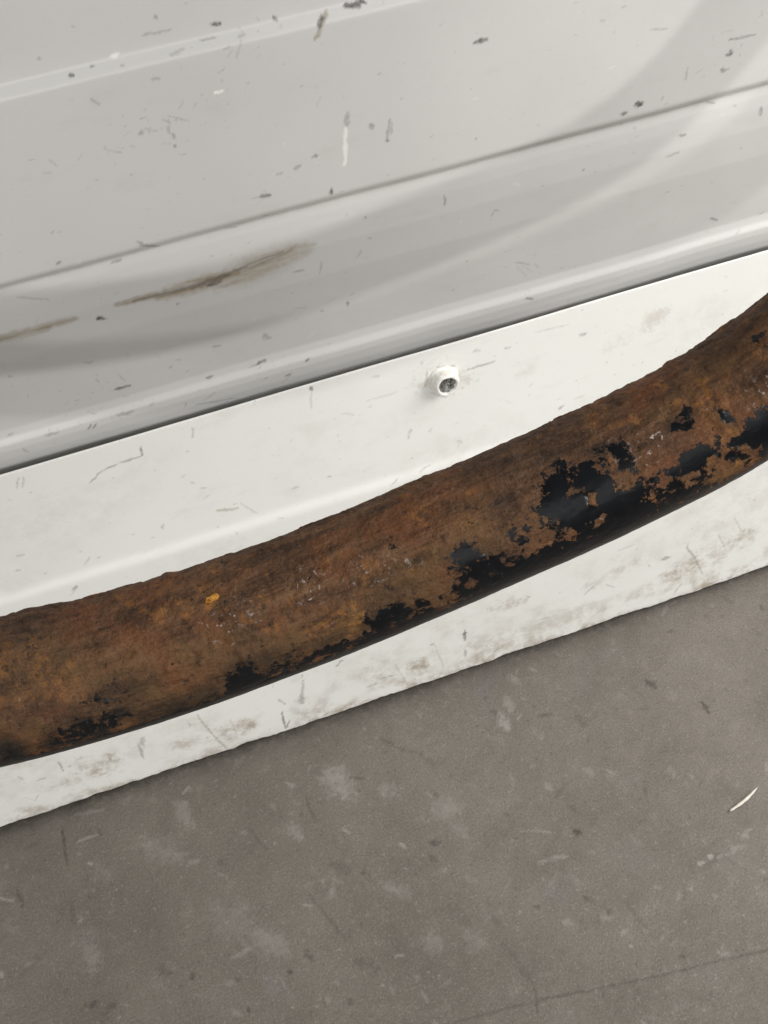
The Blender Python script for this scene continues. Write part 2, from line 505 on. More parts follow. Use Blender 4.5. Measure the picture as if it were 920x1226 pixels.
# the wall goes on above the frame
top_z = UPP[-1, 1]
V = [(XS[0], 0.0256, top_z-0.001), (XS[-1], 0.0256, top_z-0.001), (XS[-1], 0.0256, 1.1), (XS[0], 0.0256, 1.1),
     (XS[0], 0.030, top_z-0.001), (XS[-1], 0.030, top_z-0.001), (XS[-1], 0.030, 1.1), (XS[0], 0.030, 1.1)]
F = [(0, 1, 2, 3), (5, 4, 7, 6), (1, 0, 4, 5), (3, 2, 6, 7), (0, 3, 7, 4), (2, 1, 5, 6)]
link('top_panel', poly_mesh('top_panel', V, F), M_PAINT, wall)
V = [(x, y, z) for z in (-0.01, 1.1) for (x, y) in ((XS[0], .036), (XS[-1], .036), (XS[-1], .06), (XS[0], .06))]
F = [(0, 1, 5, 4), (1, 2, 6, 5), (2, 3, 7, 6), (3, 0, 4, 7), (3, 2, 1, 0), (4, 5, 6, 7)]
link('light_blocker', poly_mesh('light_blocker', V, F), M_BACK, wall)  # unseen dark box added behind the panels to stop light leaking through

# ------------------------------------------------------------------ wall: lower panel (kick plate)
# closed section: front face, thin top edge, back of the sheet
th = 0.0007
front = LOW
sL = arclen(LOW)
lo = Sheet(XS, sL)
hL = lambda x, y: hit_profile(LOW, sL, x, y)
LO_MARKS = [
 ('dark',373,464,374,467,6,.9), ('dark',373,470,373,490,3,.25), ('dark',231,512,231,524,3,.35), ('dark',169,535,170,546,3,.7),
 ('dark',108,578,122,564,3,.5), ('dark',122,564,142,555,3,.5), ('dark',142,555,170,546,3,.55), ('brown',260,611,285,609,5,.5), ('dark',194,633,196,627,4,.35),
 ('dark',89,706,91,703,6,.6), ('brown',102,676,108,668,4,.4), ('dark',117,668,120,667,3,.4), ('dark',20,684,24,682,4,.4), ('dark',20,585,22,572,3,.3), ('dark',27,583,29,571,3,.3), ('dark',240,585,246,584,4,.3), ('dark',350,585,358,583,4,.3),
 ('dark',560,442,592,433,4,.45), ('dark',695,401,702,399,5,.5), ('dark',670,489,674,486,5,.45), ('brown',489,524,492,514,5,.4), ('brown',515,517,517,513,5,.25),
 ('dark',566,420,574,419,5,.3), ('dark',605,417,611,415,4,.4), ('dark',445,452,455,450,4,.25), ('dark',440,480,475,470,3,.2), ('dark',640,398,680,389,3,.2),
 ('grime',760,395,800,375,26,.4,.9), ('grime',720,420,760,400,20,.3,.9), ('grime',620,450,640,440,16,.25,.9),
 ('grime',506,455,555,452,46,.45,.9), ('brown',510,463,512,445,4,.5), ('brown',523,440,545,438,4,.55), ('brown',515,470,535,476,4,.35),
 # bottom strip
 ('dark',338,853,342,872,4,.8), ('dark',347,862,343,872,4,.6), ('brown',236,856,255,880,4,.5), ('brown',255,880,274,899,4,.55), ('dark',166,890,172,908,5,.5), ('dark',170,884,172,892,8,.4),
 ('dark',70,912,76,924,4,.5), ('grime',95,920,140,915,46,.75,.9), ('dark',363,815,361,842,6,.4), ('dark',361,834,362,842,8,.45), ('brown',276,862,286,885,3,.35), ('dark',402,798,410,790,5,.5), ('dark',334,838,342,843,5,.4),
 ('dark',557,756,557,766,7,.85), ('dark',557,778,558,786,6,.5), ('dark',793,670,802,667,7,.5), ('dark',822,655,832,668,4,.5), ('dark',832,668,842,688,3,.4), ('dark',806,712,815,700,5,.35), ('dark',700,712,712,702,5,.3),
 ('grime',590,730,630,718,22,.7,.9), ('grime',490,800,520,785,30,.5,.9), ('grime',210,895,300,868,36,.55,.9), ('grime',700,705,760,675,30,.4,.9), ('grime',800,690,900,640,44,.6,.9), ('grime',60,945,110,930,30,.4,.9),
 ('dark',516,772,520,771,6,.4), ('dark',455,812,470,809,4,.4), ('brown',470,790,490,822,3,.3), ('brown',520,770,532,800,3,.3), ('dark',440,822,452,818,5,.35), ('dark',120,930,128,926,4,.3), ('dark',45,935,55,932,4,.4), ('dark',860,640,868,655,4,.3), ('brown',880,620,890,640,4,.3),
 ('dark',640,745,660,738,3,.3), ('dark',726,700,736,704,3,.35), ('dark',740,660,760,652,3,.25), ('dark',98,967,104,962,4,.5), ('dark',22,930,28,934,5,.3),
]
marks(lo, hL, LO_MARKS)
for i in range(240):
    x = rng.uniform(-0.14, 0.165); v = rng.uniform(0.0, sL[-1])
    a = rng.normal(0.1, 0.9); L = rng.exponential(0.0012)
    if v < 0.03 and rng.random() < .5:
        a = rng.normal(1.5, .5)
    lo.stroke('dark' if rng.random() < 0.85 else 'brown', (x, v), (x+L*math.cos(a), v+L*math.sin(a)), rng.uniform(.0004, .0009), rng.uniform(.08, .35))
for nm in ('dark', 'brown', 'bright', 'grime'):
    lo.field(nm)
lo.a['grime'] += 0.16*sstep(.45, .75, fbm(lo.U*22, lo.V*50, 4, 35))
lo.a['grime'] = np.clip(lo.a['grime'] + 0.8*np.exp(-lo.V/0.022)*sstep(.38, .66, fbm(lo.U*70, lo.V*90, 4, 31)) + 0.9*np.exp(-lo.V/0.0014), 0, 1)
edge = (fbm(XS*110, XS*0, 4, 51)-0.5)*0.0024 + (fbm(XS*420, XS*0, 3, 52)-0.5)*0.0006
fall = np.exp(-lo.V/0.006)
nfront = len(front)
P = np.zeros((len(XS), nfront, 3))
P[..., 0] = lo.U
P[..., 1] = front[None, :, 0] + (fbm(lo.U*18, lo.V*18, 2, 61)-0.5)*0.0008 + (fbm(lo.U*60, lo.V*40, 2, 63)-0.5)*0.0003*np.exp(-lo.V/0.03)
P[..., 2] = front[None, :, 1] + edge[:, None]*fall + 0.0006*fall
# thin rolled top edge and back face as extra rows
top_row = P[:, -1]; bot_row = P[:, 0]
def off(row, dy, dz):
    r = row.copy(); r[:, 1] += dy; r[:, 2] += dz
    return r[:, None]
Pf = np.concatenate([off(bot_row, th+.02, .001), off(bot_row, th, 0.0), off(bot_row, th*.3, -.0002), P,
                     off(top_row, th*.25, .0004), off(top_row, th*.7, .0004), off(top_row, th, -.0002), off(top_row, th+.001, -.02)], 1)
ext = lambda arr: np.concatenate([arr[:, :1]]*3 + [arr] + [arr[:, -1:]]*4, 1)
lo_me = grid_mesh('lower_panel', Pf, {kk: ext(v) for kk, v in lo.a.items()}, ext(np.stack([lo.U, lo.V], -1)))
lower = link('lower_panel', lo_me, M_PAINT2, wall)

# screw through the lower panel: washer, domed head, dirty recess
sp = hL(531, 455)
si = int(np.searchsorted(sL, sp[1]))
pos = Vector((sp[0], LOW[si, 0], LOW[si, 1]))
tg = Vector((0, LOW[si+8, 0]-LOW[si-8, 0], LOW[si+8, 1]-LOW[si-8, 1])).normalized()
nrm = Vector((1, 0, 0)).cross(tg)
if nrm.y > 0:
    nrm = -nrm
rot = Matrix((Vector((1, 0, 0)), tg, nrm)).transposed().to_4x4()

def lathe(name, prof, mat, parent, seg=40, wob=0.0):
    V = []; F = []
    for (r, z) in prof:
        for a in range(seg):
            an = 2*math.pi*a/seg
            rr = r*(1 + wob*math.sin(an*3+1) + wob*.6*math.sin(an*7))
            V.append((rr*math.cos(an), rr*math.sin(an), z))
    for i in range(len(prof)-1):
        for a in range(seg):
            b = (a+1) % seg
            F.append((i*seg+a, i*seg+b, (i+1)*seg+b, (i+1)*seg+a))
    F.append(tuple(range((len(prof)-1)*seg, len(prof)*seg)))
    o = link(name, poly_mesh(name, V, F, True), mat, parent)
    return o
mm = 0.00128
screw = lathe('screw', [(4.0*mm, -0.4*mm), (4.0*mm, .25*mm), (3.8*mm, .5*mm), (3.45*mm, .65*mm), (3.4*mm, 2.2*mm), (3.25*mm, 2.9*mm), (2.95*mm, 3.3*mm), (2.6*mm, 3.4*mm), (2.35*mm, 3.2*mm), (2.25*mm, 1.6*mm)], M_SCREW, wall, wob=0.03)
screw.matrix_local = Matrix.Translation(pos) @ rot
screw['label'] = 'white painted screw head with a chipped dark recess'

# cross recess: dark cup floor with four lobes standing proud
V = []; F = []
def lobe(cx, cy, r, z0, z1, n=8):
    b = len(V)
    for z, rr in ((z0, r), (z1, r*.75)):
        for a in range(n):
            V.append((cx+rr*math.cos(2*math.pi*a/n), cy+rr*math.sin(2*math.pi*a/n), z))
    for a in range(n):
        c = (a+1) % n
        F.append((b+a, b+c, b+n+c, b+n+a))
    F.append(tuple(b+n+a for a in range(n)))
V += [(2.3*mm*math.cos(2*math.pi*a/24), 2.3*mm*math.sin(2*math.pi*a/24), 2.6*mm + .12*mm*math.sin(a*2.1)) for a in range(24)] + [(0, 0, 1.7*mm)]
F += [(a, (a+1) % 24, 24) for a in range(24)]
for a, (an, rr_, zz) in enumerate(((20, .9, 3.25), (75, .7, 3.1), (130, .5, 2.9), (-30, .6, 3.0), (230, .4, 2.5))):
    an = math.radians(an)
    lobe(1.5*mm*math.cos(an), 1.5*mm*math.sin(an), rr_*mm, 1.6*mm, zz*mm)
link('recess', poly_mesh('recess', V, F), M_STEEL, screw)

# ------------------------------------------------------------------ floor
YF = np.concatenate([[-3.0, -1.6, -0.8, -0.45, -0.34], np.arange(-0.30, 0.004, 0.0006), [0.02, 0.06]])
XF = np.concatenate([[-2.5, -1.2, -0.6, -0.35], np.arange(-0.22, 0.20, 0.0006), [0.35, 0.6, 1.2, 2.5]])
fl = Sheet(XF, YF)
hF = lambda x, y: on_plane(x, y, 2, 0.0)[:2]
FLOOR_MARKS = [
 ('bright',600,855,608,872,14,.75,.9), ('bright',606,835,612,850,12,.45,.9), ('bright',611,808,622,816,9,.5,.9), ('dark',775,815,785,823,10,.7,.7), ('dark',841,840,849,853,7,.65,.7), ('dark',646,856,660,854,6,.5,.7),
 ('dark',690,855,700,868,10,.35,.9), ('dark',703,880,705,888,6,.35,.9), ('dark',588,851,596,855,8,.45,.8), ('dark',688,994,696,998,8,.8,.7), ('dark',516,1010,525,1007,9,.75,.7), ('dark',514,1025,520,1029,8,.4,.8), ('dark',911,724,914,728,8,.5,.7), ('dark',800,756,806,754,5,.5,.7),
 ('dark',682,964,688,970,7,.4,.8), ('dark',480,896,484,898,6,.4,.7), ('dark',660,960,680,935,5,.3,.9), ('bright',655,938,660,945,10,.5,.9), ('bright',525,975,545,965,30,.4,.9), ('bright',545,985,555,1000,20,.3,.9), ('bright',460,945,475,950,18,.4,.9),
 ('bright',838,1034,842,1032,6,1), ('bright',849,1027,854,1025,6,1), ('bright',860,1026,865,1023,5,.9), ('bright',865,1022,890,1012,9,.4,.9), ('bright',890,998,895,1002,8,.6,.8), ('bright',826,1065,829,1063,5,.8), ('bright',855,1072,858,1072,6,.5), ('bright',785,1062,790,1061,6,.5), ('bright',912,1042,916,1044,6,.6), ('bright',640,994,665,996,2,.6), ('bright',620,995,640,994,2,.4), ('bright',735,1088,738,1086,4,.5), ('bright',700,920,706,924,10,.35,.9), ('bright',803,920,808,926,10,.35,.9),
 ('bright',392,925,418,950,28,.65,.9), ('bright',405,920,412,925,14,.5,.9), ('bright',216,960,224,985,16,.4,.9), ('bright',348,985,358,1003,16,.45,.9), ('bright',345,937,352,940,8,.5,.8), ('bright',310,1120,340,1135,26,.4,.9), ('bright',180,1015,215,1025,26,.3,.9), ('bright',105,1130,112,1155,22,.3,.9), ('bright',265,1090,295,1110,40,.25,.9), ('bright',120,1040,130,1050,20,.25,.9), ('bright',0,1164,2,1168,8,.8),
 ('bright',510,1125,525,1132,20,.3,.9), ('bright',560,1120,580,1130,20,.25,.9), ('bright',720,1096,730,1098,10,.35,.9), ('bright',674,1102,684,1106,9,.4,.9), ('bright',590,1092,600,1092,9,.4,.9), ('bright',460,1060,490,1070,16,.3,.9), ('bright',470,1064,478,1068,8,.5,.9),
 ('dark',74,990,77,1015,4,.7,.7), ('dark',77,1015,80,1035,3,.6,.7), ('dark',116,990,121,998,5,.4,.8), ('dark',366,955,378,983,4,.4,.8), ('dark',296,990,320,1017,4,.3,.8), ('dark',370,1070,414,1125,4,.35,.8), ('dark',418,930,438,932,3,.5,.7), ('dark',380,924,388,928,6,.4,.8), ('dark',20,1066,28,1085,5,.5,.8), ('dark',85,1080,88,1105,6,.3,.9),
 ('dark',105,1203,115,1199,10,.7,.8), ('dark',130,1203,138,1202,10,.45,.9), ('dark',346,1162,349,1164,6,.8,.7), ('dark',228,1166,231,1169,7,.6,.8), ('dark',283,1172,286,1174,5,.5,.8), ('dark',190,1158,205,1166,10,.4,.9), ('dark',365,1142,373,1147,8,.5,.8), ('dark',400,1035,420,1042,16,.3,.9), ('dark',296,1207,299,1212,5,.7,.7), ('dark',433,1044,438,1045,5,.5,.8), ('dark',260,1030,268,1034,8,.35,.9), ('dark',425,1150,450,1160,12,.35,.9),
 ('dark',640,1084,646,1085,5,.5,.8), ('dark',700,1074,710,1079,7,.5,.8), ('dark',726,1090,730,1092,5,.5,.8), ('dark',520,950,524,952,6,.35,.9), ('dark',604,973,610,977,5,.5,.8), ('dark',585,1080,600,1110,10,.3,.9), ('dark',540,1090,560,1105,16,.25,.9), ('dark',610,1140,640,1180,8,.3,.9), ('dark',750,1080,785,1125,6,.25,.9), ('dark',500,900,520,915,10,.25,.9), ('dark',752,1048,760,1050,5,.3,.9),
]
FLOOR_MARKS = [
 ('bright',600,855,608,872,14,.75,.9), ('bright',606,835,612,850,12,.45,.9), ('bright',611,808,622,816,9,.5,.9), ('dark',775,815,785,823,10,.7,.7), ('dark',841,840,849,853,7,.65,.7), ('dark',646,856,660,854,6,.5,.7),
 ('dark',690,855,700,868,10,.35,.9), ('dark',703,880,705,888,6,.35,.9), ('dark',588,851,596,855,8,.45,.8), ('dark',688,994,696,998,8,.8,.7), ('dark',516,1010,525,1007,9,.75,.7), ('dark',514,1025,520,1029,8,.4,.8), ('dark',911,724,914,728,8,.5,.7), ('dark',800,756,806,754,5,.5,.7),
 ('dark',682,964,688,970,7,.4,.8), ('dark',480,896,484,898,6,.4,.7), ('dark',660,960,680,935,5,.3,.9), ('bright',655,938,660,945,10,.5,.9), ('bright',525,975,545,965,30,.4,.9), ('bright',545,985,555,1000,20,.3,.9), ('bright',460,945,475,950,18,.4,.9),
 ('bright',838,1034,842,1032,6,1), ('bright',849,1027,854,1025,6,1), ('bright',860,1026,865,1023,5,.9), ('bright',865,1022,890,1012,9,.4,.9), ('bright',890,998,895,1002,8,.6,.8), ('bright',826,1065,829,1063,5,.8), ('bright',855,1072,858,1072,6,.5), ('bright',785,1062,790,1061,6,.5), ('bright',912,1042,916,1044,6,.6), ('bright',640,994,665,996,2,.6), ('bright',620,995,640,994,2,.4), ('bright',735,1088,738,1086,4,.5), ('bright',700,920,706,924,10,.35,.9), ('bright',803,920,808,926,10,.35,.9),
 ('bright',392,925,418,950,28,.65,.9), ('bright',405,920,412,925,14,.5,.9), ('bright',216,960,224,985,16,.4,.9), ('bright',348,985,358,1003,16,.45,.9), ('bright',345,937,352,940,8,.5,.8), ('bright',310,1120,340,1135,26,.4,.9), ('bright',180,1015,215,1025,26,.3,.9), ('bright',105,1130,112,1155,22,.3,.9), ('bright',265,1090,295,1110,40,.25,.9), ('bright',120,1040,130,1050,20,.25,.9), ('bright',0,1164,2,1168,8,.8),
 ('bright',510,1125,525,1132,20,.3,.9), ('bright',560,1120,580,1130,20,.25,.9), ('bright',720,1096,730,1098,10,.35,.9), ('bright',674,1102,684,1106,9,.4,.9), ('bright',590,1092,600,1092,9,.4,.9), ('bright',460,1060,490,1070,16,.3,.9), ('bright',470,1064,478,1068,8,.5,.9),
 ('dark',74,990,77,1015,4,.7,.7), ('dark',77,1015,80,1035,3,.6,.7), ('dark',116,990,121,998,5,.4,.8), ('dark',366,955,378,983,4,.4,.8), ('dark',296,990,320,1017,4,.3,.8), ('dark',370,1070,414,1125,4,.35,.8), ('dark',418,930,438,932,3,.5,.7), ('dark',380,924,388,928,6,.4,.8), ('dark',20,1066,28,1085,5,.5,.8), ('dark',85,1080,88,1105,6,.3,.9),
 ('dark',105,1203,115,1199,10,.7,.8), ('dark',130,1203,138,1202,10,.45,.9), ('dark',346,1162,349,1164,6,.8,.7), ('dark',228,1166,231,1169,7,.6,.8), ('dark',283,1172,286,1174,5,.5,.8), ('dark',190,1158,205,1166,10,.4,.9), ('dark',365,1142,373,1147,8,.5,.8), ('dark',400,1035,420,1042,16,.3,.9), ('dark',296,1207,299,1212,5,.7,.7), ('dark',433,1044,438,1045,5,.5,.8), ('dark',260,1030,268,1034,8,.35,.9), ('dark',425,1150,450,1160,12,.35,.9),
 ('dark',640,1084,646,1085,5,.5,.8), ('dark',700,1074,710,1079,7,.5,.8), ('dark',726,1090,730,1092,5,.5,.8), ('dark',520,950,524,952,6,.35,.9), ('dark',604,973,610,977,5,.5,.8), ('dark',585,1080,600,1110,10,.3,.9), ('dark',540,1090,560,1105,16,.25,.9), ('dark',610,1140,640,1180,8,.3,.9), ('dark',750,1080,785,1125,6,.25,.9), ('dark',500,900,520,915,10,.25,.9), ('dark',752,1048,760,1050,5,.3,.9),
 # crack
 ('dark',540,1224,600,1209,2.6,0.49,.8), ('dark',600,1209,648,1196,3.2,0.52,.8), ('dark',648,1196,700,1186,3.2,0.59,.8), ('dark',700,1186,770,1172,3.2,0.56,.8), ('dark',770,1172,832,1157,2.6,0.56,.8), ('dark',832,1157,880,1146,2.6,0.52,.8), ('dark',880,1146,960,1128,3.2,0.56,.8), ('dark',480,1236,540,1224,2.6,0.42,.8), ('dark',640,1180,644,1215,3,.5,.8),
]
FLOOR_MARKS = [m[:6] + ((m[6] if len(m) > 6 else 1)*(.85 if m[0] == 'bright' else 1.0),) + m[7:] for m in FLOOR_MARKS]
marks(fl, hF, FLOOR_MARKS, 0.00034)
for i in range(160):
    x = rng.uniform(-0.2, 0.19); y = rng.uniform(-0.28, 0)
    a = rng.choice([0.3, 2.3]) + rng.normal(0, .4); L = rng.exponential(0.0018)
    fl.stroke('bright', (x, y), (x+L*math.cos(a), y+L*math.sin(a)), rng.uniform(.0006, .0013), rng.uniform(.3, .7), .8)
for i in range(420):
    x = rng.uniform(-0.2, 0.19); y = rng.uniform(-0.28, 0)
    a = rng.uniform(0, 3.1); L = rng.exponential(0.003)
    fl.stroke('dark' if rng.random() < .5 else 'bright', (x, y), (x+L*math.cos(a), y+L*math.sin(a)), rng.uniform(.0007, .0022), rng.uniform(.1, .45), .8)
for i in range(26):
    x = rng.uniform(-0.2, 0.19); y = rng.uniform(-0.28, 0)
    a = rng.uniform(1.7, 2.6); L = rng.uniform(.008, .03)
    fl.stroke('dark', (x, y), (x+L*math.cos(a), y+L*math.sin(a)), rng.uniform(.0006, .0012), rng.uniform(.12, .3), .8)
fl.field('dark'); fl.field('bright')
# contact shade and some dirt painted into the floor colour along the wall
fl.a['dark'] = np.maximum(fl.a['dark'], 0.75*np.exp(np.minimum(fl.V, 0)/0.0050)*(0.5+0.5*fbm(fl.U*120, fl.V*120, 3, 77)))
P = np.zeros(fl.U.shape + (3,))
P[..., 0] = fl.U; P[..., 1] = fl.V
near = (np.abs(fl.U) < 0.24) & (fl.V > -0.32)
P[..., 2] = np.where(near, (fbm(fl.U*70, fl.V*70, 4, 71)-0.5)*0.0007 - 0.0002*fl.a['dark']*(fl.V < -0.01), 0) - 0.0004
floor = link('floor', grid_mesh('floor', P, fl.a, np.stack([fl.U, fl.V], -1)), M_CONC)
tag(floor, kind='structure', label='worn grey concrete floor with stains and a fine crack')

# ------------------------------------------------------------------ the rusty pipe
GAP = -0.12
CL = [(0, 828), (100, 804), (200, 775), (300, 741), (400, 704), (500, 662), (600, 619), (700, 575), (800, 526), (860, 493), (920, 453)]
ctr = np.array([on_plane(x, y, 1, GAP) for x, y in CL])
# the bar carries on out of the picture and both arms bend back to rest on the wall
dl = ctr[0]-ctr[1]; dl /= np.linalg.norm(dl)
dr = ctr[-1]-ctr[-2]; dr /= np.linalg.norm(dr)
Lp = [ctr[0] + dl*.03 + np.array([0, 0, .002]), ctr[0] + dl*.07 + np.array([0, 0, .010]), ctr[0] + dl*.11 + np.array([0, .01, .030]),
      ctr[0] + dl*.14 + np.array([0, .05, .055]), ctr[0] + dl*.155 + np.array([0, .118, .075])]
Rp = [ctr[-1] + dr*.02 + np.array([-.001, 0, .003]), ctr[-1] + dr*.05 + np.array([-.008, 0, .014]), ctr[-1] + dr*.09 + np.array([-.022, .005, .03]),
      ctr[-1] + dr*.13 + np.array([-.042, .04, .045]), ctr[-1] + dr*.15 + np.array([-.055, .125, .055])]
path = np.array(Lp[::-1] + list(ctr) + Rp)

def catmull(p, n=60):
    out = []
    q = np.concatenate([[2*p[0]-p[1]], p, [2*p[-1]-p[-2]]])
    for i in range(1, len(q)-2):
        t = np.linspace(0, 1, n, endpoint=False)[:, None]
        a, b, c, d = q[i-1], q[i], q[i+1], q[i+2]
        out.append(0.5*((2*b)+(c-a)*t+(2*a-5*b+4*c-d)*t*t+(3*b-a-3*c+d)*t**3))
    return np.concatenate(out + [q[-2:-1]])
pth = catmull(path)
# relax the measured points into a smooth bend
for _ in range(900):
    pth[1:-1] += 0.5*(0.5*(pth[:-2]+pth[2:]) - pth[1:-1])
sp_ = np.concatenate([[0], np.cumsum(np.linalg.norm(np.diff(pth, axis=0), axis=1))])
pp = project(pth)
vis = (pp[:, 0] > -90) & (pp[:, 0] < 1010) & (np.abs(pth[:, 1]-GAP) < .01)
s0, s1 = sp_[vis][0], sp_[vis][-1]
ts = np.concatenate([np.arange(0, s0, .003), np.arange(s0, s1, .00028), np.arange(s1, sp_[-1], .003), [sp_[-1]]])
C = np.stack([np.interp(ts, sp_, pth[:, i]) for i in range(3)], -1)
for _ in range(30):
    C[1:-1] = 0.25*C[:-2] + 0.5*C[1:-1] + 0.25*C[2:]
T = np.gradient(C, axis=0); T /= np.linalg.norm(T, axis=1)[:, None]
mid = C[len(C)//2]
vd = CAM - on_plane(480, 670, 1, GAP)
E1 = vd[None] - T*(T @ vd)[:, None]; E1 /= np.linalg.norm(E1, axis=1)[:, None]    # towards the viewer's side
E2 = np.cross(E1, T)                                                             # image-down side
if (E2[len(E2)//2] @ np.array([0, 0, 1])) > 0:
    E2 = -E2
RAD = 0.01235
NT_ = 300
th_ = np.linspace(-math.pi, math.pi, NT_, endpoint=False)
TT, TH = np.meshgrid(ts, th_, indexing='ij')
ARC = TH*RAD

cpx = project(C)
def on_pipe(x, y):
    """Photograph position -> (distance along the pipe, distance round it)."""
    d2 = (cpx[:, 0]-x)**2 + (cpx[:, 1]-y)**2
    d2[(ts < s0) | (ts > s1)] = 1e12
    i = int(np.argmin(d2))
    tang = cpx[min(i+4, len(cpx)-1)] - cpx[i-4]
    tang = tang/np.linalg.norm(tang)
    nrm2 = np.array([-tang[1], tang[0]])
    depth = np.linalg.norm(C[i]-CAM)
    hw = FPX*RAD/abs(((C[i]-CAM) @ R)[2])
    wv = np.clip((np.array([x, y])-cpx[i]) @ nrm2/hw, -.985, .985)
    return ts[i], math.asin(wv)*RAD
hwpx = FPX*RAD/abs(((C[len(C)//2]-CAM) @ R)[2])
print('pipe half width px', hwpx)

pipe_attr = {n: np.zeros_like(TT) for n in ('paint', 'ochre', 'orange', 'fleck', 'stain')}
NX = fbm(TT*500, ARC*500, 4, 101)-.5
NY = fbm(TT*500, ARC*500, 4, 102)-.5
FX = fbm(TT*140, ARC*140, 3, 103)-.5
FY = fbm(TT*140, ARC*140, 3, 104)-.5
def blob(name, x, y, rx, ry, ang=0.0, strength=1.0, soft=0.35, wob=1.0):
    """Irregular patch; rx, ry in photograph pixels, ang measured from the pipe's run."""
    t0, a0 = on_pipe(x, y)
    sc = RAD/hwpx
    # the pipe surface turns away near its edges, so patches there are longer round the pipe
    cs = max(math.cos(a0/RAD), .35)
    ru, rv = rx*sc, ry*sc/cs
    u = TT - t0 + NX*.0016*wob + FX*.003*wob; v = ARC - a0 + NY*.0016*wob + FY*.003*wob
    c, s = math.cos(ang), math.sin(ang)
    d = np.sqrt(((c*u+s*v)/ru)**2 + ((-s*u+c*v)/rv)**2)
    f = strength*(1-sstep(1-soft, 1+soft, d))
    pipe_attr[name] = np.maximum(pipe_attr[name], f)

PAINT = [ # x, y, rx, ry
 (730,645,50,16), (650,688,60,13), (585,716,50,12), (780,620,30,14), (700,662,60,12), (760,612,26,14), (500,745,30,8), (860,572,30,8),
 (665,600,30,26), (690,585,34,22), (722,560,26,20), (742,548,10,24), (700,610,50,14), (742,598,32,12), (650,610,16,20), (665,580,14,16),
 (735,622,44,22), (700,642,34,20), (660,668,44,18), (610,690,40,20), (575,696,30,22), (560,680,16,18), (625,668,22,12), (765,608,18,12), (612,640,10,8), (690,660,60,16),
 (820,558,28,13), (800,568,14,9), (845,545,12,12), (812,521,9,7), (807,508,7,5), (862,500,6,7), (838,570,12,6),
 (905,512,26,20), (890,525,22,14), (918,500,18,18), (875,545,12,10), (910,535,24,12), (848,580,10,8), (800,600,26,10), (828,590,14,7),
 (468,748,20,15), (484,740,10,9), (450,762,20,8), (508,738,9,7), (505,720,7,5), (530,712,5,5), (520,735,16,5),
 (295,812,24,14), (308,802,14,10), (275,826,18,8), (385,778,14,8), (370,787,18,6), (410,772,16,6),
 (840,610,14,6), (880,572,26,8), (910,405,12,5),
]
for (x, y, rx, ry) in PAINT:
    big = rx*ry > 300
    blob('paint', x, y, rx*1.1, ry*1.1, 0, 1.0 if big else .85, .6 if big else .9, 1.0 if big else 1.8)
for (x, y, rx, ry, st) in [(100,868,40,14,.62), (75,880,24,10,.62), (135,855,22,8,.55), (15,905,22,10,.6), (200,862,40,6,.5), (350,788,26,8,.55), (330,800,30,7,.5), (130,825,34,9,.38)]:
    blob('paint', x, y, rx, ry, 0, st, .8)
# rust islands eaten into the paint
def eat(x, y, rx, ry, st=1.0):
    keep = pipe_attr['paint'].copy()
    pipe_attr['_e'] = np.zeros_like(TT)
    blob('_e', x, y, rx*1.25, ry*1.25, 0, st*.8, .9, 1.6)
    pipe_attr['paint'] = keep*(1-pipe_attr.pop('_e'))
for e in [(716,568,13,12), (733,580,8,7), (690,600,8,5), (672,592,7,6), (652,618,6,5), (700,625,7,4), (694,648,6,8), (672,645,5,4), (600,672,5,4), (590,690,4,4), (615,683,5,3), (850,565,10,12), (868,560,6,8), (782,625,12,14), (640,655,12,8), (655,655,10,6), (880,540,5,5), (566,700,4,5)]:
    eat(*e)
# the whole underside keeps its paint
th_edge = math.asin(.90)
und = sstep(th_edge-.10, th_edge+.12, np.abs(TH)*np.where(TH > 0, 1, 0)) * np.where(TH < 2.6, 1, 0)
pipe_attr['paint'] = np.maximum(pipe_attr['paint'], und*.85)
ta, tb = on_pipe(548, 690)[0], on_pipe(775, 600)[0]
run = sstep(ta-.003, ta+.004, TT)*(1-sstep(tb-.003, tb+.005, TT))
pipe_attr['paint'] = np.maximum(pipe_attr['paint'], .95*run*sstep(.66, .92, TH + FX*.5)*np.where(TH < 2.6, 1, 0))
pipe_attr['stain'] += .40*(1-sstep(s0, s0+.055, TT))
for (x, y, rx, ry, st) in [(100,868,46,20,.9), (130,850,30,14,.8), (75,878,26,14,.9), (140,828,36,14,.5), (120,835,60,12,.45), (180,850,30,14,.6), (10,900,30,18,.8), (40,760,16,5,.6), (250,835,40,14,.7), (215,850,30,14,.7), (345,790,26,12,.6), (395,765,30,12,.5), (300,800,44,22,.6), (50,840,30,10,.4), (460,752,40,16,.6), (560,690,60,30,.4), (60,905,70,10,.8), (180,872,60,8,.8), (30,775,20,6,.5), (590,605,14,6,.6), (605,598,5,10,.5), (640,560,30,5,.5), (700,548,30,6,.5), (610,560,24,3,.35), (800,515,20,10,.5), (860,505,10,10,.4), (350,655,20,6,.3), (200,720,24,5,.3)]:
    blob('stain', x, y, rx, ry, 0, min(1.0, st*1.25), .7)
pipe_attr['orange'] += .50*sstep(.56, .70, fbm(TT*160, ARC*160, 4, 131))
pipe_attr['ochre'] += .55*sstep(-.1, .6, TH)*sstep(.40, .62, fbm(TT*75, ARC*110, 4, 121))
